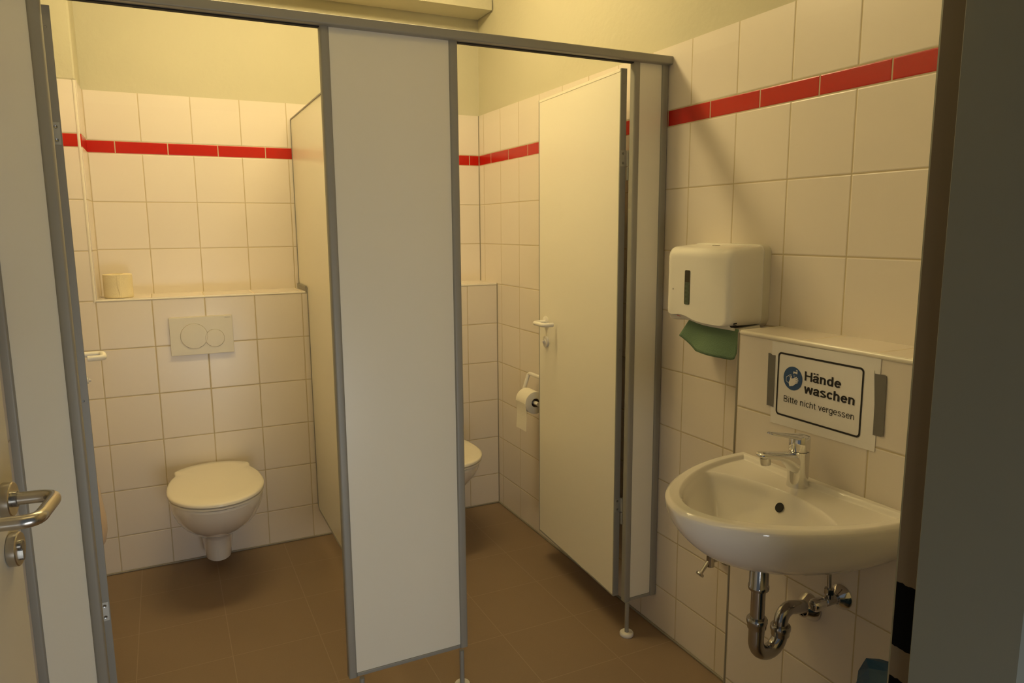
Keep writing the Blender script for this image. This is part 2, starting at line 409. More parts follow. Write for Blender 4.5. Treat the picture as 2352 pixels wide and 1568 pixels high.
# ceiling lamp and added fill lamp (above the frame)
def ceiling_lamp(cx, cy, label, strength):
    lt = thing('ceiling_lamp', label, 'lamp', (cx, cy, ZC), 'batten ceiling lamps')
    obj('lamp_housing', B(cx-0.60, cx+0.60, cy-0.08, cy+0.08, ZC-0.035, ZC), m_lampbody, lt, bevel=0.006)
    obj('diffuser', B(cx-0.585, cx+0.585, cy-0.065, cy+0.065, ZC-0.11, ZC-0.035), emit_mat('lamp_diffuser', strength), lt, bevel=0.01)
ceiling_lamp(0.80, -0.98, 'long batten ceiling lamp above the toilet cubicles', LAMP_STRENGTH)
ceiling_lamp(0.50, -2.74, 'added batten fill lamp above the wash basin area', FILL_LAMP_STRENGTH)

# ------------------------------------------------------------------ cubicle front
ZB = 0.125; ZTOP = 1.944; FB = YF+0.0; TH = 0.028
cub = thing('cubicle_partition', 'cream toilet cubicle front with grey metal profiles, head rail and two inward opened doors', 'partition', (0.83, YF, 0))
def uprof(x0, x1, z0=ZB, z1=ZTOP, y0=YF, y1=YF+TH, r=0.006):
    bm = new(); pts = rrect(x0, x1, y0, y1, r, 4)
    prism(bm, [(x, y, z0) for x, y in pts], (0, 0, z1-z0)); return bm
# rail
bm = new()
pts = rrect(YF-0.018, YF+0.034, 1.9425, 1.9675, 0.0045, 5)
prism(bm, [(XL, y, z) for y, z in pts], (XR-XL-0.001, 0, 0))
rail = obj('head_rail', bm, m_alu, cub, smooth=True)
for ga, gb in ((0.052, 0.655), (1.032, 1.6275)): obj('rail_groove', B(ga, gb, YF+0.006, YF+0.022, 1.9395, 1.9426), m_dark, rail)
def fpanel(x0, x1, pl, pr, xl, xr):
    p = obj('panel', B(x0+0.004, x1-0.004, YF+0.006, YF+0.020, ZB+0.006, ZTOP), m_board, cub)
    obj('side_profile', uprof(x0, x0+pl), m_alu, p, smooth=True)
    obj('side_profile', uprof(x1-pr, x1), m_alu, p, smooth=True)
    obj('bottom_profile', B(x0+pl, x1-pr, YF+0.002, YF+0.024, ZB, ZB+0.011), m_alu, p, bevel=0.0015)
    return p
pL = fpanel(XL, 0.052, 0.026, 0.026, 0, 0)
pM = fpanel(0.655, 1.032, 0.024, 0.025, 0, 0)
pR = fpanel(1.6275, XR-0.001, 0.023, 0.026, 0, 0)
def leg(x, yl=YF):
    bm = new(); tube(bm, [(x, yl, 0.004), (x, yl, ZB)], 0.0075, 16)
    l = obj('leg', bm, m_alu, cub, smooth=True)
    bm = new(); lathe(bm, [(0, 0), (0.023, 0), (0.0245, 0.002), (0.0245, 0.010), (0.022, 0.0135), (0, 0.0135)], (x, yl, 0), (0, 0, 1), 36)
    obj('foot_disc', bm, m_nylon, l, smooth=True)
leg(0.034); leg(0.690, YF-0.008); leg(1.006, YF-0.008); leg(1.637)
def cdoor(hx, hy, ang, side, name_handle_len=0.105, both=True):
    # hx,hy = corner of the visible hinge edge; direction of the leaf from the hinge; side=+1: visible face towards -X of n
    d = Vector((math.sin(ang), math.cos(ang), 0)); n = Vector((-math.cos(ang), math.sin(ang), 0))*side   # n = visible face normal
    W = 0.625; T = 0.0225; c = Vector((hx, hy, 0))
    def P(a, t, z): return c+d*a-n*t+UZ*z
    def pb(a0, a1, t0, t1, z0, z1):
        bm = new(); vs = [bm.verts.new(P(a, t, z)) for a in (a0, a1) for t in (t0, t1) for z in (z0, z1)]
        for f in ((0, 1, 3, 2), (4, 6, 7, 5), (0, 4, 5, 1), (2, 3, 7, 6), (0, 2, 6, 4), (1, 5, 7, 3)): bm.faces.new([vs[i] for i in f])
        return bm
    z0, z1 = ZB+0.002, 1.932
    g = obj('door', pb(0.003, W-0.003, 0.0015, T-0.0015, z0+0.004, z1-0.008), m_board, cub)
    obj('hinge_profile', pb(0.0, 0.006, 0.0, T, z0, z1), m_alu, g, bevel=0.001)
    obj('edge_profile', pb(W-0.005, W, 0.0, T, z0, z1), m_alu, g, bevel=0.001)
    obj('top_profile', pb(0.006, W-0.005, 0.0, T, z1-0.010, z1), m_board, g, bevel=0.001)
    obj('bottom_profile', pb(0.006, W-0.005, 0.0, T, z0, z0+0.006), m_alu, g, bevel=0.001)
    for zc in (1.652, 0.468):
        h = pb(-0.0012, 0.0002, 0.003, T+0.001, zc-0.025, zc+0.025)
        # barrel and fixing leaf towards the post
        tube(h, [P(-0.004, T+0.006, zc-0.025), P(-0.004, T+0.006, zc+0.025)], 0.0052, 14)
        tube(h, [P(-0.004, T+0.006, zc-0.070), P(-0.004, T+0.006, zc-0.027)], 0.0052, 14)
        ho = obj('hinge', h, m_plate, g)
        sc = new()
        for dz in (-0.015, 0.015): lathe(sc, [(0, 0), (0.0042, 0.0), (0.0036, 0.0012), (0.0018, 0.0008), (0, 0.0002)], P(-0.0012, 0.0115, zc+dz), -d, 14)
        obj('screws', sc, m_screw, g)
    sc = new(); lathe(sc, [(0, 0), (0.003, 0.0), (0.0026, 0.0008), (0, 0.0003)], P(-0.0003, 0.0115, 1.885), -d, 12)
    lathe(sc, [(0, 0), (0.003, 0.0), (0.0026, 0.0008), (0, 0.0003)], P(-0.0003, 0.0115, 1.02), -d, 12)
    obj('edge_screws', sc, m_screw, g)
    for sgn, t0 in ((1, 0.0015), (-1, T-0.0015)):
        nn_ = n*sgn; a = W-0.072; o = P(a, t0, 1.052)
        bm = new(); lathe(bm, [(0, 0), (0.022, 0), (0.0235, 0.002), (0.0235, 0.007), (0.021, 0.009), (0, 0.009)], o, nn_, 32)
        obj('handle_rosette', bm, m_nylon, g, smooth=True)
        bm = new(); tube(bm, fillet([o+nn_*0.008, o+nn_*0.058, o+nn_*0.058-d*0.088, o+nn_*0.014-d*0.088], 0.018, 8), 0.0085, 18)
        obj('door_handle', bm, m_nylon, g, smooth=True, bevel=0.0015)
        o2 = P(a, t0, 0.972)
        bm = new(); lathe(bm, [(0, 0), (0.022, 0), (0.0235, 0.002), (0.0235, 0.007), (0.021, 0.009), (0, 0.009)], o2, nn_, 32)
        k = obj('lock_rosette', bm, m_nylon, g, smooth=True)
        bm = new(); lathe(bm, [(0, 0.008), (0.012, 0.008), (0.011, 0.013), (0.006, 0.014), (0.005, 0.020), (0, 0.020)], o2, nn_, 24)
        obj('turn_knob', bm, m_nylon, k, smooth=True)
    return g
cdoor(1.6125, -1.497, math.radians(3.1), 1)
cdoor(0.0655, -1.500, math.radians(-6.2), -1)
# ------------------------------------------------------------------ divider between the cubicles
dv = thing('dividing_panel', 'cream dividing panel between the two toilet cubicles', 'panel', (0.834, -0.8, 0.14))
ztd = 1.93; zbd = 0.14
x0, x1 = 0.826, 0.840
bm = new()
rr = 0.03
out = [(YF+0.024, zbd), (YF+0.024, ztd)]
out += [(-0.004, ztd), (-0.004, ZL+0.012), (-D-0.006, ZL+0.012)]
out += [(-D-0.006, zbd+rr)]+[(-D-0.006-rr+rr*math.cos(t), zbd+rr+rr*math.sin(t)) for t in (-0.4, -0.9, -1.3)]
out += [(-D-0.006-rr, zbd)]
prism(bm, [(x0, y, z) for y, z in out], (x1-x0, 0, 0))
obj('board', bm, m_board, dv)
bm = new()
for a, b in zip(out[1:], out[2:]+out[:1]):
    pa, pb_ = Vector((0, *a)), Vector((0, *b)); t = (pb_-pa).normalized(); nrm = Vector((0, -t.z, t.y))
    w_ = 0.004
    v = [bm.verts.new((x, (p+nrm*s).y, (p+nrm*s).z)) for x in (x0-0.003, x1+0.003) for p in (pa, pb_) for s in (-w_, 0.0015)]
    for f in ((0, 1, 3, 2), (4, 6, 7, 5), (0, 4, 5, 1), (2, 3, 7, 6), (0, 2, 6, 4), (1, 5, 7, 3)): bm.faces.new([v[i] for i in f])
obj('edge_profile', bm, m_alu, dv)
bm = new(); box(bm, x0-0.010, x0-0.0035, -D-0.006, -0.004, ZL+0.002, ZL+0.022)
obj('ledge_bracket', bm, m_alu, dv)

# ------------------------------------------------------------------ toilets
def interp(tab, s):
    for (a, u), (b, v) in zip(tab, tab[1:]):
        if s <= b:
            t = (s-a)/(b-a) if b > a else 0
            t = t*t*(3-2*t)*0.35+t*0.65
            return u+(v-u)*t
    return tab[-1][1]
LIDP = [(0, 0), (0.004, 0.14), (0.018, 0.33), (0.045, 0.52), (0.085, 0.69), (0.125, 0.800), (0.138, 0.825), (0.165, 0.822), (0.225, 0.815), (0.250, 0.828), (0.285, 0.872), (0.34, 0.925), (0.42, 0.968), (0.5, 0.992), (0.58, 1.0), (0.66, 0.985), (0.74, 0.93), (0.81, 0.845), (0.87, 0.735), (0.92, 0.60), (0.96, 0.43), (0.985, 0.27), (1.0, 0.0)]
def lidring(cx, yb, yf, w, z, grow=0.0):
    L = yb-yf; right = []; cy = (yb+yf)/2
    # sample along the table
    prs = []
    for (a, u), (b, v) in zip(LIDP, LIDP[1:]):
        for k in range(3):
            t = k/3; prs.append((a+(b-a)*t, u+(v-u)*t))
    prs.append(LIDP[-1])
    # smooth
    P2 = [(u*w, yb-s*L) for s, u in prs]
    for _ in range(2):
        Q = P2[:]
        for i in range(1, len(P2)-1): Q[i] = ((P2[i-1][0]+2*P2[i][0]+P2[i+1][0])/4, (P2[i-1][1]+2*P2[i][1]+P2[i+1][1])/4)
        P2 = Q
    ring = [(cx+x, y, z) for x, y in P2]+[(cx-x, y, z) for x, y in P2[-2:0:-1]]
    if grow:
        ring = [(cx+(x-cx)*(1+grow/w), cy+(y-cy)*(1+grow*2/L), z) for x, y, z in ring]
    return ring
BODP = [(0, 0.74), (0.2, 0.86), (0.4, 0.97), (0.55, 1.0), (0.68, 0.97), (0.78, 0.88), (0.87, 0.72), (0.94, 0.50), (0.98, 0.29), (1.0, 0.0)]
def bodring(cx, yb, yf, w, z, rnd=0.0, n=22):
    L = yb-yf; pr = []
    for k in range(n+1):
        s = 0.5-0.5*math.cos(PI*(0.0+k/n)) if rnd else (1-(1-k/n)**1.6)
        s = 1-(1-k/n)**1.7
        u = interp(BODP, s)
        if rnd: u = u*(1-rnd)+rnd*math.sqrt(max(0, 1-max(0, (s-0.45)/0.55)**2))
        pr.append((u*w, yb-s*L))
    return [(cx+x, y, z) for x, y in pr]+[(cx-x, y, z) for x, y in pr[-2::-1]]
def toilet(cx, label):
    t = thing('toilet', label, 'toilet', (cx, -D, 0.05))
    bm = new(); yb = -D-0.001
    rings = [bodring(cx, yb, yf, w_, z, r) for z, w_, yf, r in (
        (0.045, 0.046, -0.375, 0.6), (0.050, 0.052, -0.385, 0.6), (0.10, 0.058, -0.40, 0.6), (0.150, 0.064, -0.415, 0.5), (0.180, 0.074, -0.445, 0.4),
        (0.200, 0.092, -0.495, 0.2), (0.225, 0.112, -0.55, 0.1), (0.255, 0.132, -0.605, 0.0), (0.29, 0.150, -0.655, 0), (0.33, 0.164, -0.70, 0), (0.365, 0.172, -0.728, 0), (0.392, 0.175, -0.742, 0), (0.400, 0.173, -0.738, 0), (0.402, 0.165, -0.728, 0))]
    loft(bm, rings)
    obj('bowl', bm, m_cer, t, smooth=True)
    bm = new()
    loft(bm, [lidring(cx, -0.232, -0.744, 0.1700, 0.4050), lidring(cx, -0.228, -0.751, 0.1765, 0.4075), lidring(cx, -0.228, -0.751, 0.1770, 0.4135), lidring(cx, -0.232, -0.746, 0.1730, 0.4160)])
    obj('seat', bm, m_lid, t, smooth=True)
    bm = new()
    loft(bm, [lidring(cx, -0.214, -0.750, 0.1745, 0.4185), lidring(cx, -0.212, -0.757, 0.1795, 0.4215), lidring(cx, -0.212, -0.757, 0.180, 0.428), lidring(cx, -0.214, -0.754, 0.1775, 0.4325), lidring(cx, -0.222, -0.744, 0.170, 0.4355), lidring(cx, -0.26, -0.69, 0.135, 0.4375), lidring(cx, -0.36, -0.58, 0.06, 0.4380)])
    obj('lid', bm, m_lid, t, smooth=True)
    for s in (-1, 1):
        bm = new(); tube(bm, [(cx+s*0.05, -0.245, 0.412), (cx+s*0.10, -0.245, 0.412)], 0.009, 14)
        obj('lid_hinge', bm, m_lid, t, smooth=True)
    return t
ta1 = toilet(0.378, 'cream wall-hung toilet with closed lid in the left cubicle, under the flush plate')
ta2 = dup(ta1, (0.945, 0, 0), 'wall-hung toilet in the right cubicle, mostly hidden behind the middle panel', 'wall-hung toilets')

# flush plates
def flush(cx, label):
    t = thing('flush_plate', label, 'flush plate', (cx, -D, 0.99))
    yf = -D-0.012
    bm = new(); prism(bm, [(x, -D-0.0008, z) for x, z in rrect(cx-0.1235, cx+0.1235, 0.911, 1.072, 0.004, 3)], (0, -0.0112, 0))
    pl = obj('plate', bm, m_flush, t, bevel=0.0015)
    for dx, dz, r in ((-0.031, 0.0, 0.0525), (0.0495, -0.0135, 0.0375)):
        bm = new(); lathe(bm, [(0, 0.0), (r-0.001, 0.0), (r, 0.0006), (r, 0.0016), (r-0.0025, 0.0018), (0, 0.0010)], (cx+dx, yf-0.0004, 0.9915+dz), (0, -1, 0), 56)
        bt = obj('flush_button', bm, m_flush, t, smooth=True)
        bm = new(); tube(bm, [(cx+dx+r*math.cos(2*PI*k/56), yf-0.0012, 0.9915+dz+r*math.sin(2*PI*k/56)) for k in range(56)], 0.0012, 6, closed=True)
        obj('chrome_ring', bm, m_chrome, bt, smooth=True)
    return t
def text_mesh(name, body, height, font_scale_x, mat, parent, origin, xdir, zdir, bold=0.0, depth=0.0002, width=None):
    cu = bpy.data.curves.new(name, 'FONT'); cu.body = body; cu.size = 1.0; cu.extrude = 0.0; cu.offset = bold
    tmp = bpy.data.objects.new('tmp_text', cu); COL.objects.link(tmp)
    dg = bpy.context.evaluated_depsgraph_get(); me = bpy.data.meshes.new_from_object(tmp.evaluated_get(dg))
    bpy.data.objects.remove(tmp); bpy.data.curves.remove(cu)
    xs = [v.co.x for v in me.vertices]; 
    sc = height/0.70      # cap height of the built-in face is about 0.7 em
    sx = (width/(max(xs)-min(xs))) if width else sc*font_scale_x
    x_0 = min(xs); o = Vector(origin); xd = Vector(xdir); zd = Vector(zdir)
    r = parent
    while r.parent is not None: r = r.parent
    for v in me.vertices: v.co = o+xd*((v.co.x-x_0)*sx)+zd*(v.co.y*sc)-Vector(r.location)
    me.materials.append(mat)
    ob = bpy.data.objects.new(name, me); COL.objects.link(ob); ob.parent = parent
    return ob
fp = flush(0.3795, 'square cream dual flush plate with two round buttons above the left toilet')
text_mesh('plate_lettering', 'GEBERIT', 0.0028, 1, m_grey_ink, fp, (0.3795+0.093, -D-0.0125, 1.0625), (1, 0, 0), (0, 0, 1), width=0.022)

# ------------------------------------------------------------------ toilet paper
def roll_mesh(c, axis, r, ri, L):
    bm = new(); a = Vector(axis)
    lathe(bm, [(ri, 0), (ri+0.001, 0), (r-0.003, 0.0), (r, 0.002), (r, L*0.5), (r, L-0.002), (r-0.003, L), (ri, L), (ri, L*0.5), (ri, 0)], c, a, 48)
    return bm
rt = thing('toilet_roll', 'yellowish toilet paper roll standing on the tiled ledge of the left cubicle', 'toilet paper', (0.080, -0.130, ZL))
bm = roll_mesh((0.080, -0.128, ZL+0.0005), (0, 0, 1), 0.054, 0.021, 0.096)
obj('paper', bm, m_tp, rt, smooth=True)
bm = new(); lathe(bm, [(0.0205, 0.002), (0.0205, 0.094), (0.0195, 0.094), (0.0195, 0.002), (0.0205, 0.002)], (0.080, -0.128, ZL), (0, 0, 1), 36)
obj('core', bm, m_card, rt, smooth=True)
bm = new()
pts = [(0.012, 0.002), (0.010, 0.03), (0.006, 0.05), (0.010, 0.07), (0.004, 0.092)]
c0 = Vector((0.080, -0.128, ZL))
def cyl(ang, r, z): return (c0.x+r*math.cos(ang), c0.y+r*math.sin(ang), ZL+z)
a_ = -1.52
ringA = []
for k, (dw, z) in enumerate(((0.02, 0.002), (0.05, 0.025), (-0.03, 0.045), (-0.06, 0.07), (0.02, 0.0955))):
    ringA.append([cyl(a_+dw, 0.0538, z), cyl(a_+dw, 0.0565, z), cyl(a_+dw+0.16, 0.0562, z), cyl(a_+dw+0.55, 0.0545, z), cyl(a_+dw+0.55, 0.0538, z)])
loft(bm, ringA); obj('loose_flap', bm, m_tp, rt)

hy = -0.715
hold = thing('toilet_roll_holder', 'white tubular toilet roll holder on the right cubicle wall', 'toilet roll holder', (XR, -0.70, 0.77))
bm = new()
xh = XR-0.062
tube(bm, fillet([(XR-0.006, -0.600, 0.775), (xh, -0.600, 0.775), (xh, -0.600, 0.775)], 0.012), 0.0075, 14)
bm.free(); bm = new()
# U-shaped bracket: wall fixing bar on top, arm running down and the roll bar through the core
tube(bm, fillet([(XR-0.004, -0.80, 0.778), (XR-0.045, -0.79, 0.778), (XR-0.045, -0.640, 0.778), (XR-0.075, -0.645, 0.700), (XR-0.075, -0.66, 0.668)], 0.016), 0.0082, 16)
obj('bracket', bm, m_nylon, hold, smooth=True)
bm = new(); tube(bm, [(XR-0.075, -0.645, 0.668), (XR-0.075, -0.790, 0.668)], 0.0085, 16)
obj('roll_bar', bm, m_nylon, hold, smooth=True)
bm = new(); prism(bm, [(XR-0.0005, y, z) for y, z in rrect(-0.82, -0.76, 0.745, 0.81, 0.012)], (-0.006, 0, 0))
obj('back_plate', bm, m_nylon, hold)
tr = thing('toilet_roll', 'white toilet paper roll hanging on its holder beside the right cubicle door', 'toilet paper', (XR-0.075, -0.715, 0.668))
bm = roll_mesh((XR-0.075, -0.665, 0.668), (0, -1, 0), 0.050, 0.020, 0.098)
obj('paper', bm, m_tpw, tr, smooth=True)
bm = new(); lathe(bm, [(0.0195, 0.0015), (0.0195, 0.0965), (0.0185, 0.0965), (0.0185, 0.0015), (0.0195, 0.0015)], (XR-0.075, -0.665, 0.668), (0, -1, 0), 36)
obj('core', bm, m_card, tr, smooth=True)
bm = new(); rings = []
for k in range(9):
    t = k/8; z = 0.668-0.125*t; x = XR-0.1255+0.004*math.sin(t*4)+0.006*t
    rings.append([(x, -0.666, z), (x, -0.762, z-0.012*t*0), (x+0.0012, -0.762, z), (x+0.0012, -0.666, z)])
loft(bm, rings); obj('hanging_sheet', bm, m_tpw, tr, smooth=False)

# ------------------------------------------------------------------ container on the left cubicle wall
cb = thing('waste_container', 'cream rounded plastic container behind the opened door of the left cubicle', 'container', (XL+0.006, -0.50, 0.4))
bm = new(); rings = []
for z, dx, hw in ((0.225, 0.012, 0.02), (0.228, 0.030, 0.045), (0.245, 0.056, 0.075), (0.27, 0.074, 0.092), (0.31, 0.083, 0.10), (0.36, 0.082, 0.103), (0.44, 0.072, 0.103), (0.52, 0.064, 0.10), (0.60, 0.054, 0.097), (0.64, 0.046, 0.09), (0.655, 0.03, 0.07)):
    pts = []
    for k in range(21):
        a = -PI/2+PI*k/20; pts.append((XL+0.0065+dx*max(0.0, math.cos(a))**0.6, -0.50+hw*math.sin(a), z))
    rings.append(pts)
loft(bm, rings); obj('shell', bm, m_pbin, cb, smooth=True)

# ------------------------------------------------------------------ towel dispenser
dp = thing('towel_dispenser', 'white wall-mounted paper towel dispenser with rounded cover above the sink', 'dispenser', (XR, -1.88, 1.155))
Yc0, Yc1 = -2.018, -1.728; Zc0, Zc1 = 1.158, 1.381
bm = new()
rings = []
def yz(y0, y1, z0, z1, r, x): return [(x, y, z) for y, z in rrect(y0, y1, z0, z1, r, 8)]
loft(bm, [yz(Yc0, Yc1, Zc0-0.006, Zc1, 0.026, XR-0.0005), yz(Yc0, Yc1, Zc0-0.006, Zc1, 0.026, XR-0.026), yz(Yc0+0.0015, Yc1-0.0015, Zc0-0.004, Zc1-0.0015, 0.025, XR-0.0275)])
obj('back_shell', bm, m_disp2, dp, smooth=True)
bm = new()
# cover: rounded box whose lower edge is cut by a wave
prof = [(0.0275, 0.0), (0.028, 0.0012), (0.029, 0.0022), (0.06, 0.0035), (0.112, 0.0070), (0.119, 0.0080), (0.1255, 0.0100), (0.1310, 0.0135), (0.1350, 0.0180), (0.1373, 0.0235), (0.1380, 0.0300), (0.1381, 0.0330)]
rings = []
def coverring(dx, inset, r):
    pts = rrect(Yc0+inset*0.9, Yc1-inset*0.9, Zc0, Zc1-inset*1.25, r, 8)
    out = []
    for y, z in pts: out.append((XR-dx, y, z))
    return out
for dx, ins in prof: rings.append(coverring(dx, ins, 0.020))
# extra subdivision of the outline so that the wave has vertices to act on
def refine(ring, n=6):
    o = []
    for a, b in zip(ring, ring[1:]+ring[:1]):
        L = (Vector(a)-Vector(b)).length
        m = n*4 if L > 0.1 else 1
        for k in range(m): t = k/m; o.append(tuple(a[i]+(b[i]-a[i])*t for i in range(3)))
    return o
rings = [refine(r) for r in rings]
def wave(y):
    s = (Yc1-y)/(Yc1-Yc0)     # 0 left .. 1 right as seen
    return 0.016*math.exp(-((s-0.26)/0.20)**2)+0.004*math.exp(-((s+0.0)/0.1)**2)
lim = []
for r in rings:
    q = []
    for x, y, z in r:
        dxn = (XR-x)/0.138
        if z < Zc0+0.03: z = z+wave(y)*dxn*max(0, (1-(z-Zc0)/0.03))
        q.append((x, y, z))
    lim.append(q)
loft(bm, lim, cap0=False)
obj('cover', bm, m_disp, dp, smooth=True)
# lower tray peeping out under the cover
bm = new(); lim2 = []
for dx, dz, ins in ((0.028, -0.004, 0.004), (0.10, -0.010, 0.010), (0.124, -0.006, 0.013), (0.130, 0.004, 0.018), (0.128, 0.010, 0.02)):
    lim2.append([(XR-dx, y, Zc0+dz+(wave(y)*dx/0.138 if top else 0.0)*0.85+(0.004 if top else 0)) for y, top in [(Yc0+ins+(Yc1-Yc0-2*ins)*k/30, True) for k in range(31)]]+[(XR-dx+0.004, Yc1-ins-(Yc1-Yc0-2*ins)*k/30, Zc0+dz+wave(Yc1-ins-(Yc1-Yc0-2*ins)*k/30)*0.8*dx/0.138-0.004) for k in range(31)])
loft(bm, lim2); obj('tray', bm, m_disp, dp, smooth=True)
bm = new()
fx = XR-0.1383
prism(bm, [(fx, y, z) for y, z in rrect(-1.8465, -1.8235, 1.2055, 1.3055, 0.004, 4)], (-0.0008, 0, 0))
wn_ = obj('window', bm, m_window, dp)
bm = new(); n_ = 17
for k in range(n_): box(bm, fx-0.0012, fx-0.0009, -1.8455, -1.8265, 1.2065+k*0.0038, 1.2092+k*0.0038)
obj('towel_stack', bm, m_stack, wn_)
bm = new(); tube(bm, [(XR-0.064+0.009*math.cos(a), -1.868+0.013*math.sin(a), Zc1-0.0045) for a in [2*PI*k/28 for k in range(28)]], 0.0007, 6, closed=True)
for k in range(4): tube(bm, [(XR-0.066, -1.876+k*0.0045, Zc1-0.0045), (XR-0.062, -1.875+k*0.0045, Zc1-0.0045)], 0.0006, 5)
obj('oval_mark', bm, m_grey_ink, dp)
for (y, z) in ((-2.004, 1.1665), (-2.003, 1.1600)):
    bm = new(); tube(bm, [(XR-0.118, y-0.004, z), (XR-0.109, y-0.006, z+0.001)], 0.0020, 8); obj('chip_mark', bm, m_dark, dp)
bm = new(); tube(bm, [(XR-0.139, -1.771, 1.245), (XR-0.1385, -1.771, 1.249)], 0.0010, 8); obj('key_hole', bm, m_dark, dp)
bm = new(); prism(bm, [(XR-0.131, y, 1.166+z) for y, z in ((-1.800, 0.0), (-1.785, 0.002), (-1.785, 0.0035), (-1.800, 0.0015))], (-0.0012, 0, 0)); obj('red_mark', bm, m_red_ink, dp)
# hanging green towel
def towelpt(u, v):   # u across (0 left,1 right as seen), v down
    yt = -1.817-0.205*u; zt = 1.160-0.008*u
    bp = [(0.0, -1.788, 1.107), (0.33, -1.862, 1.0705), (0.6, -1.925, 1.067), (0.92, -2.000, 1.0645), (0.97, -2.012, 1.068), (1.0, -2.020, 1.085)]
    for (a, y0, z0), (b, y1, z1) in zip(bp, bp[1:]):
        if a <= u <= b: t = (u-a)/(b-a); yb_, zb_ = y0+(y1-y0)*t, z0+(z1-z0)*t; break
    x = XR-0.110-0.012*v+0.007*v*math.sin(u*7.5+0.4)-0.006*v*(1-u)
    return (x, yt+(yb_-yt)*v, zt+(zb_-zt)*v)
bm = new(); NU, NV = 36, 10
g = [[bm.verts.new(towelpt(i/NU, j/NV)) for j in range(NV+1)] for i in range(NU+1)]
for i in range(NU):
    for j in range(NV): bm.faces.new((g[i][j], g[i+1][j], g[i+1][j+1], g[i][j+1]))
tw = obj('paper_towel', bm, m_towel, smooth=True); md = tw.modifiers.new('s', 'SOLIDIFY'); md.thickness = 0.0012; md.offset = 1
tag(tw, 'green paper towel hanging out under the white dispenser', 'paper towel')

# ------------------------------------------------------------------ hand-washing sign
XS = XB-0.0008
sg = thing('sign', 'white paper sign with black frame reading Hände waschen, taped above the sink', 'sign', (XB, -2.338, 1.045))
bm = new()
NP = 16; corners = [(-2.187, 1.1465), (-2.490, 1.1500), (-2.4895, 0.9455), (-2.1925, 0.9405)]
gg = []
for i in range(NP+1):
    row = []
    for j in range(NP+1):
        u, v = i/NP, j/NP
        y = (corners[0][0]*(1-u)+corners[1][0]*u)*(1-v)+(corners[3][0]*(1-u)+corners[2][0]*u)*v
        z = (corners[0][1]*(1-u)+corners[1][1]*u)*(1-v)+(corners[3][1]*(1-u)+corners[2][1]*u)*v
        row.append(bm.verts.new((XS-0.0003, y, z)))
    gg.append(row)
for i in range(NP):
    for j in range(NP): bm.faces.new((gg[i][j], gg[i+1][j], gg[i+1][j+1], gg[i][j+1]))
po = obj('paper', bm, m_paper, sg); md = po.modifiers.new('s', 'SOLIDIFY'); md.thickness = 0.0003; md.offset = 0
XI = XS-0.0010
def ringface(outer, inner, x, mat, name, parent):
    bm = new(); a = [bm.verts.new((x, y, z)) for y, z in outer]; b = [bm.verts.new((x, y, z)) for y, z in inner]; n = len(a)
    for i in range(n): bm.faces.new((a[i], a[(i+1) % n], b[(i+1) % n], b[i]))
    return obj(name, bm, mat, parent)
ringface(rrect(-2.4520, -2.2085, 0.9655, 1.1235, 0.010), rrect(-2.4475, -2.2130, 0.9700, 1.1190, 0.0065), XI, m_ink, 'black_frame', sg)
bm = new(); cy_, cz_, cr_ = -2.2575, 1.0645, 0.0290
bm.faces.new([bm.verts.new((XI, cy_+cr_*math.cos(2*PI*k/48), cz_+cr_*math.sin(2*PI*k/48))) for k in range(48)])
disc = obj('blue_disc', bm, m_blue, sg)
# hand washing pictogram: s to the right as seen (towards -Y), t upwards, unit = disc radius
PD = [0.0003]
def pic(pts):
    PD[0] += 0.00001
    return [(XI-PD[0], cy_-s*cr_, cz_+t*cr_) for s, t in pts]
bm = new()
def face(pts): bm.faces.new([bm.verts.new(p) for p in pic(pts)])
def bar(a, b, wa, wb):
    d_ = Vector((b[0]-a[0], b[1]-a[1])); n_ = Vector((-d_.y, d_.x)).normalized()
    face([(a[0]+n_.x*wa, a[1]+n_.y*wa), (b[0]+n_.x*wb, b[1]+n_.y*wb), (b[0]-n_.x*wb, b[1]-n_.y*wb), (a[0]-n_.x*wa, a[1]-n_.y*wa)])
face([(-0.42, -0.42), (-0.30, -0.72), (0.05, -0.62), (0.24, -0.48), (0.30, -0.28), (0.24, 0.0), (0.08, 0.04), (-0.12, -0.02), (-0.24, -0.04)])
bar((-0.24, -0.14), (-0.14, 0.20), 0.075, 0.04)
for a, b in (((0.10, -0.02), (0.42, 0.18)), ((0.16, -0.13), (0.56, 0.09)), ((0.18, -0.25), (0.60, -0.07)), ((0.16, -0.40), (0.55, -0.24))): bar(a, b, 0.065, 0.042)
bar((0.03, 0.54), (0.44, 0.54), 0.075, 0.075); bar((0.06, 0.54), (0.06, 0.42), 0.04, 0.04); bar((0.41, 0.44), (0.41, 0.72), 0.05, 0.045); bar((0.30, 0.75), (0.46, 0.75), 0.035, 0.035)
for l, wv in (([(-0.46, -0.44), (-0.68, -0.30), (-0.68, 0.02), (-0.30, 0.27), (-0.18, 0.30), (-0.20, 0.20), (-0.34, 0.12), (-0.28, 0.04)], 0.018), ([(0.10, 0.34), (0.10, 0.14)], 0.009), ([(0.18, 0.34), (0.18, 0.10)], 0.009)):
    for a, b in zip(l, l[1:]): bar(a, b, wv, wv)
obj('hand_pictogram', bm, m_paper, disc)
def earc(cx, cy, rx, ry, a0, a1, n=18): return [(cx+rx*math.cos(math.radians(a0+(a1-a0)*i/n)), cy+ry*math.sin(math.radians(a0+(a1-a0)*i/n))) for i in range(n+1)]
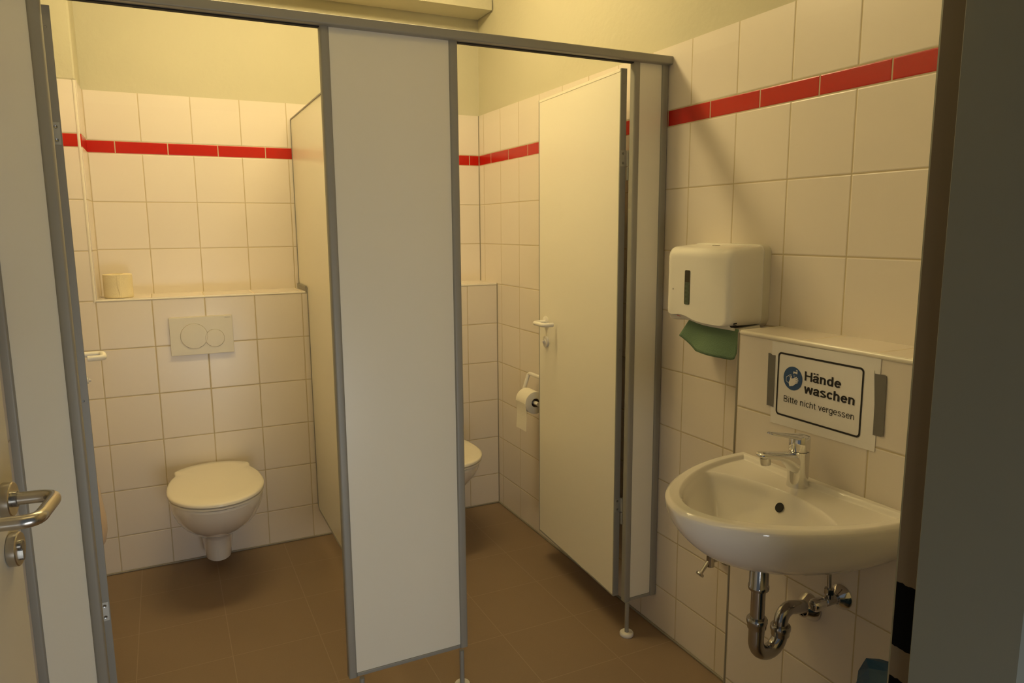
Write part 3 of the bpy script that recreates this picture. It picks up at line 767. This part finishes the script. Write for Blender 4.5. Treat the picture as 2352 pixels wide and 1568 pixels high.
def glyph(ch, W):       # grotesque letters as stroke centre lines: (advance, strokes)
    X = 0.74; h = W/2; r = 0.27-h*0.6; c = X/2; ry = X/2-h
    R = 0.285
    bowl = earc(R, c, R-h, ry, 0, 360, 32)
    if ch == 'H': return 0.74, [[(h, 0), (h, 1)], [(0.70-h, 0), (0.70-h, 1)], [(h, 0.53), (0.70-h, 0.53)]]
    if ch == 'B': return 0.72, [[(h, 0), (h, 1)], [(h, 1-h)]+earc(0.38, 0.765, 0.24-h*0.6, 0.235-h, 90, -90, 12)+[(h, 0.53)], [(h, 0.53)]+earc(0.39, 0.265+0.0, 0.27-h*0.6, 0.265-h, 90, -90, 12)+[(h, h)]]
    if ch in 'aä':
        st = [[(0.06, 0.50)]+earc(0.27, 0.50, 0.20-h*0.2, 0.24-h, 160, 10, 12)+[(0.50-h, 0.42), (0.50-h, 0.14), (0.545-h*0.4, 0.0)],
              [(0.50-h, 0.43)]+[(0.36, 0.40)]+earc(0.21, 0.205, 0.19-h*0.6, 0.205-h*0.8, 100, 275, 14)+[(0.36, 0.09), (0.50-h, 0.20)]]
        if ch == 'ä': st += [[(0.12, 0.86), (0.12, 1.0)], [(0.40, 0.86), (0.40, 1.0)]]
        return 0.60, st
    if ch == 'n': return 0.60, [[(h, 0), (h, X)], [(h, 0.48)]+earc(0.27, X-0.24, 0.25-h, 0.24-h, 150, 0, 12)+[(0.52-h, 0)]]
    if ch == 'h': return 0.60, [[(h, 0), (h, 1)], [(h, 0.48)]+earc(0.27, X-0.24, 0.25-h, 0.24-h, 150, 0, 12)+[(0.52-h, 0)]]
    if ch == 'd': return 0.62, [bowl, [(0.55-h, 0), (0.55-h, 1)]]
    if ch == 'e': return 0.61, [[(h*1.2, 0.40), (0.56-h, 0.40)]+earc(R, c, R-h, ry, 8, 325, 30)]
    if ch == 'c': return 0.57, [earc(R, c, R-h, ry, 38, 322, 28)]
    if ch == 'w': return 0.84, [[(h*0.9, X), (0.20, h*0.4), (0.41, X-h*0.6), (0.62, h*0.4), (0.82-h*0.9, X)]]
    if ch == 'v': return 0.56, [[(h*0.9, X), (0.27, h*0.5), (0.54-h*0.9, X)]]
    if ch == 's': return 0.56, [earc(0.265, X*0.74, 0.215-h*0.3, X*0.26-h*0.9, 25, 190, 14)+[(0.27, 0.37)]+earc(0.265, X*0.27, 0.235-h*0.3, X*0.27-h*0.9, 20, -160, 16)]
    if ch == 'i': return 0.25, [[(0.12, 0), (0.12, X)], [(0.12, 0.87), (0.12, 1.0)]]
    if ch == 't': return 0.33, [[(0.13, 0.92), (0.13, 0.12+h), (0.20, h), (0.30, h)], [(0.0, X-h*0.8), (0.29, X-h*0.8)]]
    if ch == 'r': return 0.36, [[(h, 0), (h, X)], [(h, 0.46), (0.16, 0.62), (0.33, X-h)]]
    if ch == 'g': return 0.62, [bowl, [(0.55-h, X), (0.55-h, -0.06)]+earc(R-0.01, -0.04, R-h-0.0, 0.24-h, 0, -155, 14)]
    return 0.30, []
def lettering(body, W, height, width, origin):
    bm = new(); x = 0; segs = []
    for ch in body:
        adv, st = glyph(ch, W); segs += [([(x+p[0], p[1]) for p in q]) for q in st]; x += adv+ (0.02 if W > 0.15 else 0.045)
    xs = [p[0] for q in segs for p in q]; x0_, x1_ = min(xs)-W/2, max(xs)+W/2
    sx, sz = width/(x1_-x0_), height; k = 0
    for q in segs:
        for i in range(len(q)-1):
            a, b = Vector(q[i]), Vector(q[i+1]); d_ = b-a
            if d_.length < 1e-5: continue
            t = d_.normalized(); n_ = Vector((-t.y, t.x))*W/2
            ea = t*W*0.30 if 0 < i else t*0; eb = t*W*0.30 if i < len(q)-2 else t*0
            if d_.length < W*0.5: ea = ea*0.4; eb = eb*0.4
            k += 1; dx = -0.000006*(k % 40)
            bm.faces.new([bm.verts.new((origin[0]+dx, origin[1]-(p.x-x0_)*sx, origin[2]+p.y*sz)) for p in (a-ea+n_, b+eb+n_, b+eb-n_, a-ea-n_)])
    o = obj('lettering', bm, m_ink, sg); return o
lettering('Hände', 0.168, 0.0222, 0.1025, (XI, -2.2925, 1.0665))
lettering('waschen', 0.168, 0.0222, 0.1400, (XI, -2.2925, 1.0360))
lettering('Bitte nicht vergessen', 0.105, 0.0152, 0.2015, (XI, -2.2325, 1.0030))
def tape(pts, label):
    bm = new(); prism(bm, [(XS-0.0008, y, z) for y, z in pts], (-0.0006, 0, 0)); return tag(obj('tape_strip', bm, m_duct), label, 'tape')
tape([(-2.1765, 1.1150), (-2.1830, 1.1152), (-2.1900, 1.1120), (-2.1995, 1.1128), (-2.2005, 1.05), (-2.2010, 0.981), (-2.1900, 0.9825), (-2.1785, 0.9815), (-2.1775, 1.05)], 'grey tape strip left of the hand washing sign')
tape([(-2.4765, 1.1230), (-2.4775, 1.1160), (-2.5020, 1.1170), (-2.5060, 1.115), (-2.5075, 1.05), (-2.5085, 0.985), (-2.5040, 0.9845), (-2.5030, 0.9830), (-2.4830, 0.9820), (-2.4820, 1.05), (-2.4770, 1.110)], 'grey tape strip right of the hand washing sign, beside the door frame')

# ------------------------------------------------------------------ wash basin
YB = -2.358; BA = 0.416; BW = 0.254; ZR = 0.840
sk = thing('wash_basin', 'white ceramic wall-mounted wash basin under the hand washing sign', 'wash basin', (XB, YB, 0.80))
def outline(n=220, ex=1.86):
    o = []
    for k in range(n+1):
        ph = PI*k/n; c, s = math.cos(ph), math.sin(ph)
        b_ = BW*math.copysign(abs(c)**(2/ex), c); a_ = 0.03+(BA-0.03)*abs(s)**(2/ex)
        o.append((a_, b_))
    side = 5; back = 40
    pre = [(0.0+0.03*i/side, BW) for i in range(side)]
    post = [(0.03-0.03*(i+1)/side, -BW) for i in range(side)]
    bk = [(0.0, -BW+2*BW*(i+1)/back) for i in range(back-1)]
    return pre+o+post+bk
OUT = outline()
AC, BC = 0.226, 0.0     # drain position
def topz(a_, b_, t):
    de = (1-t)*math.hypot(cur[0]-AC, cur[1]-BC)      # distance to the outer edge
    z = ZR
    ew = a_+0.013                                     # the rear rim is narrow
    e = min(de, ew)
    if de < 0.012: z -= 0.008*(1-de/0.012)**2
    rimw = 0.030
    x = max(0, min(1, (e-rimw)/0.012)); z -= 0.011*x*x*(3-2*x)
    aback = 0.114+0.052*(min(abs(b_), 0.215)/0.185)**2
    d1 = de-0.040; d2 = a_-aback
    d = 0.5*(d1+d2-math.sqrt((d1-d2)**2+0.016**2))+0.003
    if d > 0:
        q = min(1.0, d/0.118); soft = min(1.0, d/0.014); soft = soft*soft*(3-2*soft)
        z -= 0.124*(1-(1-q)**2.1)*(0.55+0.45*soft)
    return z
bm = new(); rings = []; NT = 150
for j in range(NT+1):
    t = 1-(j/NT)**1.05 if j < NT else 0.004
    t = max(t, 0.004)
    ring = []
    for cur in OUT:
        oa, ob = cur; a_ = AC+(oa-AC)*t; b_ = BC+(ob-BC)*t
        ring.append((XB-0.0006-a_, YB+b_, topz(a_, b_, t)))
    rings.append(ring)
under = []
for z, s, af in ((0.826, 1.0, 1.0), (0.81, 0.993, 0.995), (0.79, 0.96, 0.97), (0.77, 0.915, 0.935), (0.75, 0.86, 0.89), (0.73, 0.795, 0.835), (0.714, 0.725, 0.775), (0.700, 0.645, 0.71), (0.689, 0.55, 0.635), (0.682, 0.44, 0.55), (0.679, 0.20, 0.40)):
    under.append([(XB-0.0006-oa*af, YB+ob*s, z) for oa, ob in OUT])
loft(bm, under[::-1]+rings)
obj('basin_bowl', bm, m_cer, sk, smooth=True)
bm = new(); lathe(bm, [(0, 0.0), (0.010, 0.0), (0.0112, 0.0008), (0.0112, 0.002), (0, 0.002)], (0, 0, 0), (0, 0, 1), 28)
# overflow hole on the rear slope of the bowl
ovp = Vector((XB-0.150, YB-0.004, 0.0)); zz = None
cur = (AC, 0)
def zt_at(a_, b_):
    global cur
    best = None
    # find t for the ray through (a,b)
    dx, dy = a_-AC, b_-BC
    rr_ = math.hypot(dx, dy)
    bo = min(OUT, key=lambda o: -((o[0]-AC)*dx+(o[1]-BC)*dy)/(math.hypot(o[0]-AC, o[1]-BC)*rr_+1e-9))
    cur = bo
    return topz(a_, b_, rr_/math.hypot(bo[0]-AC, bo[1]-BC))
oa_ = 0.128; z1_ = zt_at(oa_, 0.0); z2_ = zt_at(oa_+0.006, 0.0)
nrm = Vector((-(z1_-z2_)/0.006, 0, 1)).normalized(); nrm = Vector((-abs(nrm.x), 0, nrm.z))
rot = Vector((0, 0, 1)).rotation_difference(nrm)
for v in bm.verts: v.co = rot @ v.co + Vector((XB-oa_-0.003, YB, z1_-0.0005))
obj('overflow_hole', bm, m_dark, sk, smooth=True)
bm = new(); lathe(bm, [(0, 0.001), (0.016, 0.001), (0.024, 0.003), (0.030, 0.004), (0.031, 0.002), (0.031, -0.002), (0, -0.002)], (XB-AC, YB, topz(AC, 0, 0.0)+0.001), (0, 0, 1), 32)
obj('drain', bm, m_chrome, sk, smooth=True)

# faucet
TX, TY, TZ = XB-0.057, -2.338, zt_at(0.057, 0.020)-0.001
fc = thing('faucet', 'chrome single-lever faucet standing on the wash basin', 'faucet', (TX, TY, TZ))
bm = new(); lathe(bm, [(0, 0), (0.0245, 0), (0.0245, 0.003), (0.0232, 0.02), (0.0235, 0.082), (0.0238, 0.0845), (0.0225, 0.0860), (0, 0.0860)], (TX, TY, TZ), (0, 0, 1), 40)
obj('body', bm, m_chrome, fc, smooth=True)
# spout points away from the wall (-X), slightly turned
sd = Vector((-1, 0.16, 0)).normalized(); sp = Vector((-sd.y, sd.x, 0))
def sec(c, w_, h_, up, n=16): return [c+sp*(w_*math.copysign(abs(math.cos(2*PI*k/n))**0.7, math.cos(2*PI*k/n)))+up*(h_*math.copysign(abs(math.sin(2*PI*k/n))**0.7, math.sin(2*PI*k/n))) for k in range(n)]
T0 = Vector((TX, TY, TZ)); bm = new()
loft(bm, [sec(T0+sd*a+UZ*z, w_, h_, UZ, 24) for a, z, w_, h_ in ((0.000, 0.056, 0.0205, 0.029), (0.016, 0.058, 0.0205, 0.027), (0.024, 0.063, 0.0198, 0.0225), (0.032, 0.069, 0.0192, 0.0170), (0.042, 0.0745, 0.0186, 0.0122), (0.056, 0.0785, 0.0182, 0.0092), (0.076, 0.0820, 0.0180, 0.0076), (0.096, 0.0848, 0.0176, 0.0068), (0.104, 0.0856, 0.0160, 0.0062), (0.109, 0.0860, 0.0120, 0.0050), (0.111, 0.0860, 0.007, 0.003))])
obj('spout', bm, m_chrome, fc, smooth=True)
ac = T0+sd*0.092+UZ*0.079
bm = new(); lathe(bm, [(0, 0), (0.0120, 0), (0.0120, 0.012), (0.0112, 0.017), (0.0108, 0.017), (0.0100, 0.0155), (0, 0.0155)], ac, Vector((0, 0, -1))+sd*-0.12, 28)
obj('aerator', bm, m_chrome, fc, smooth=True)
bm = new(); lathe(bm, [(0, 0.0872), (0.0225, 0.0872), (0.0238, 0.0895), (0.0238, 0.112), (0.0234, 0.119), (0.0215, 0.1225), (0.010, 0.1245), (0, 0.125)], T0, (0, 0, 1), 40)
lv = obj('lever', bm, m_chrome, fc, smooth=True)
bm = new()
loft(bm, [sec(T0+sd*a+UZ*z, w_, h_, UZ, 24) for a, z, w_, h_ in ((-0.004, 0.1180, 0.0210, 0.0062), (0.018, 0.1215, 0.0205, 0.0058), (0.036, 0.1255, 0.0175, 0.0045), (0.056, 0.1295, 0.0150, 0.0036), (0.074, 0.1330, 0.0125, 0.0032), (0.082, 0.1348, 0.0095, 0.0028), (0.086, 0.1358, 0.005, 0.002))])
obj('lever_grip', bm, m_chrome, lv, smooth=True)

# siphon trap
sy = -2.358; sx_ = XB-0.184
sp_ = thing('drain_trap', 'chrome bottle-less U-bend drain pipe under the wash basin', 'drain pipe', (XB, sy, 0.52))
sp_['label'] = 'chrome U-bend drain pipe under the wash basin'
bm = new(); lathe(bm, [(0, 0), (0.0225, 0), (0.0235, 0.004), (0.0235, 0.009), (0.0215, 0.012), (0.0212, 0.075), (0, 0.075)], (sx_, sy, 0.610), (0, 0, 1), 36)
obj('tail_nut', bm, m_chrome2, sp_, smooth=True)
bm = new(); tube(bm, [(sx_, sy, 0.612), (sx_, sy, 0.520)], 0.0160, 28)
obj('down_pipe', bm, m_chrome2, sp_, smooth=True)
ux = sx_+0.076; zu = 0.447
pts = [(sx_, sy, 0.536), (sx_, sy, 0.482)]
for k in range(1, 16):
    a = PI+PI*k/16; pts.append((sx_+0.038+0.038*math.cos(a), sy, 0.482+0.038*math.sin(a)))
pts += [(ux, sy, 0.482), (ux, sy, 0.500)]
bm = new(); tube(bm, pts, 0.0178, 28)
obj('u_bend', bm, m_chrome2, sp_, smooth=True)
wy = sy+0.012
pts = fillet([(ux, sy, 0.490), (ux, sy, 0.522), (ux+0.024, sy+0.003, 0.538), (XB-0.004, wy, 0.516)], 0.026, 8)
bm = new(); tube(bm, pts, 0.0160, 28)
obj('wall_pipe', bm, m_chrome2, sp_, smooth=True)
for c, ax in (((sx_, sy, 0.526), (0, 0, 1)), ((ux, sy, 0.488), (0, 0, 1))):
    bm = new(); lathe(bm, [(0.016, -0.012), (0.0205, -0.012), (0.0212, -0.010), (0.0212, -0.003), (0.0225, 0.0), (0.0235, 0.004), (0.0235, 0.011), (0.022, 0.0135), (0.0165, 0.0135)], c, ax, 36)
    obj('coupling_nut', bm, m_chrome2, sp_, smooth=True)
bm = new(); lathe(bm, [(0.0165, 0.026), (0.020, 0.026), (0.026, 0.016), (0.033, 0.006), (0.035, 0.001), (0.034, 0.0), (0.0165, 0.0)], (XB-0.0007, wy, 0.515), (-1, 0, 0), 40)
obj('wall_rosette', bm, m_chrome, sp_, smooth=True)

# angle valve right
vy, vz = -2.432, 0.582
va = thing('angle_valve', 'chrome angle valve with round rosette right of the drain pipe', 'valve', (XB, vy, vz))
bm = new(); lathe(bm, [(0.009, 0.018), (0.013, 0.018), (0.019, 0.012), (0.028, 0.004), (0.0295, 0.001), (0.029, 0.0), (0.009, 0.0)], (XB-0.0007, vy, vz), (-1, 0, 0), 36)
obj('rosette', bm, m_chrome, va, smooth=True)
bm = new(); lathe(bm, [(0, 0.0), (0.0085, 0.0), (0.0085, 0.022), (0.011, 0.024), (0.011, 0.052), (0.0085, 0.054), (0.0085, 0.060), (0.0, 0.060)], (XB-0.001, vy, vz), (-1, 0, 0), 24)
tube(bm, [(XB-0.042, vy, vz+0.004), (XB-0.042, vy, vz+0.026)], 0.0095, 16); tube(bm, [(XB-0.042, vy, vz+0.018), (XB-0.042, vy, vz+0.030)], 0.0115, 6)
obj('body', bm, m_chrome2, va, smooth=True)
bm = new(); lathe(bm, [(0, 0.058), (0.0115, 0.058), (0.0150, 0.066), (0.0150, 0.086), (0.012, 0.092), (0.0, 0.093)], (XB-0.001, vy, vz), (-1, 0, 0), 20)
obj('knob', bm, m_chrome, va, smooth=True)
bm = new(); tube(bm, [(XB-0.042, vy, vz+0.028), (XB-0.044, vy+0.002, 0.66), (XB-0.056, vy+0.02, 0.690)], 0.0052, 14)
obj('supply_pipe', bm, m_chrome2, va, smooth=True)
# outlet tap left of the basin box, on the wall
lx, ly, lz = 1.706, -1.886, 0.420
vl = thing('angle_valve', 'chrome valve with a slanted lever handle below the left side of the wash basin', 'valve', (XR, ly, lz))
bm = new(); lathe(bm, [(0.009, 0.016), (0.014, 0.016), (0.022, 0.009), (0.027, 0.002), (0.027, 0.0), (0.009, 0.0)], (XR-0.0005, ly, lz-0.008), (-1, 0, 0), 32)
obj('rosette', bm, m_chrome2, vl, smooth=True)
bm = new(); tube(bm, [(XR-0.001, ly, lz-0.008), (lx, ly, lz-0.008)], 0.0085, 18); tube(bm, [(lx, ly, lz-0.026), (lx, ly, lz+0.022)], 0.0125, 20)
tube(bm, [(lx, ly, lz+0.018), (lx, ly, lz+0.028)], 0.0138, 20)
obj('body', bm, m_chrome2, vl, smooth=True)
bm = new(); a = Vector((lx-0.004, ly, lz-0.006)); b = Vector((1.664, -1.889, 0.3785))
tube(bm, [a, b], 0.0058, 16); lathe(bm, [(0, -0.004), (0.012, -0.003), (0.0135, 0.0), (0.0125, 0.004), (0, 0.0055)], b, (b-a), 24)
obj('lever_handle', bm, m_chrome2, vl, smooth=True)
bm = new(); tube(bm, [(lx, ly, lz+0.026), (lx, ly-0.004, 0.50), (lx-0.02, ly-0.03, 0.54), (1.580, -2.02, 0.64), (1.565, -2.11, 0.668)], 0.0055, 12)
obj('supply_pipe', bm, m_chrome2, vl, smooth=True)

# ------------------------------------------------------------------ waste bin with blue bag
bx, by = 1.445, -2.755
wb_ = thing('waste_bin', 'waste bin lined with a blue bag beside the door frame', 'waste bin', (bx, by, 0))
bm = new(); lathe(bm, [(0, 0), (0.090, 0), (0.095, 0.004), (0.115, 0.40), (0.112, 0.40), (0.092, 0.008), (0, 0.008)], (bx, by, 0), (0, 0, 1), 40)
obj('bin_body', bm, m_bin, wb_, smooth=True)
bm = new(); rnd = random.Random(5); rings = []
for z, r, amp in ((0.33, 0.121, 0.002), (0.38, 0.125, 0.003), (0.42, 0.130, 0.004), (0.47, 0.128, 0.008), (0.515, 0.116, 0.014), (0.545, 0.095, 0.018), (0.56, 0.06, 0.012)):
    ring = []
    for k in range(40):
        a = 2*PI*k/40; rr_ = r+amp*math.sin(a*5+z*9)+amp*0.6*math.sin(a*11+2)
        ring.append((bx+rr_*math.cos(a), by+rr_*math.sin(a), z+0.054+amp*0.9*math.sin(a*4+1)+(0.030*math.cos(a+0.45) if z > 0.5 else 0)))
    rings.append(ring)
loft(bm, rings, cap0=False); obj('bin_bag', bm, m_bag, wb_, smooth=False)
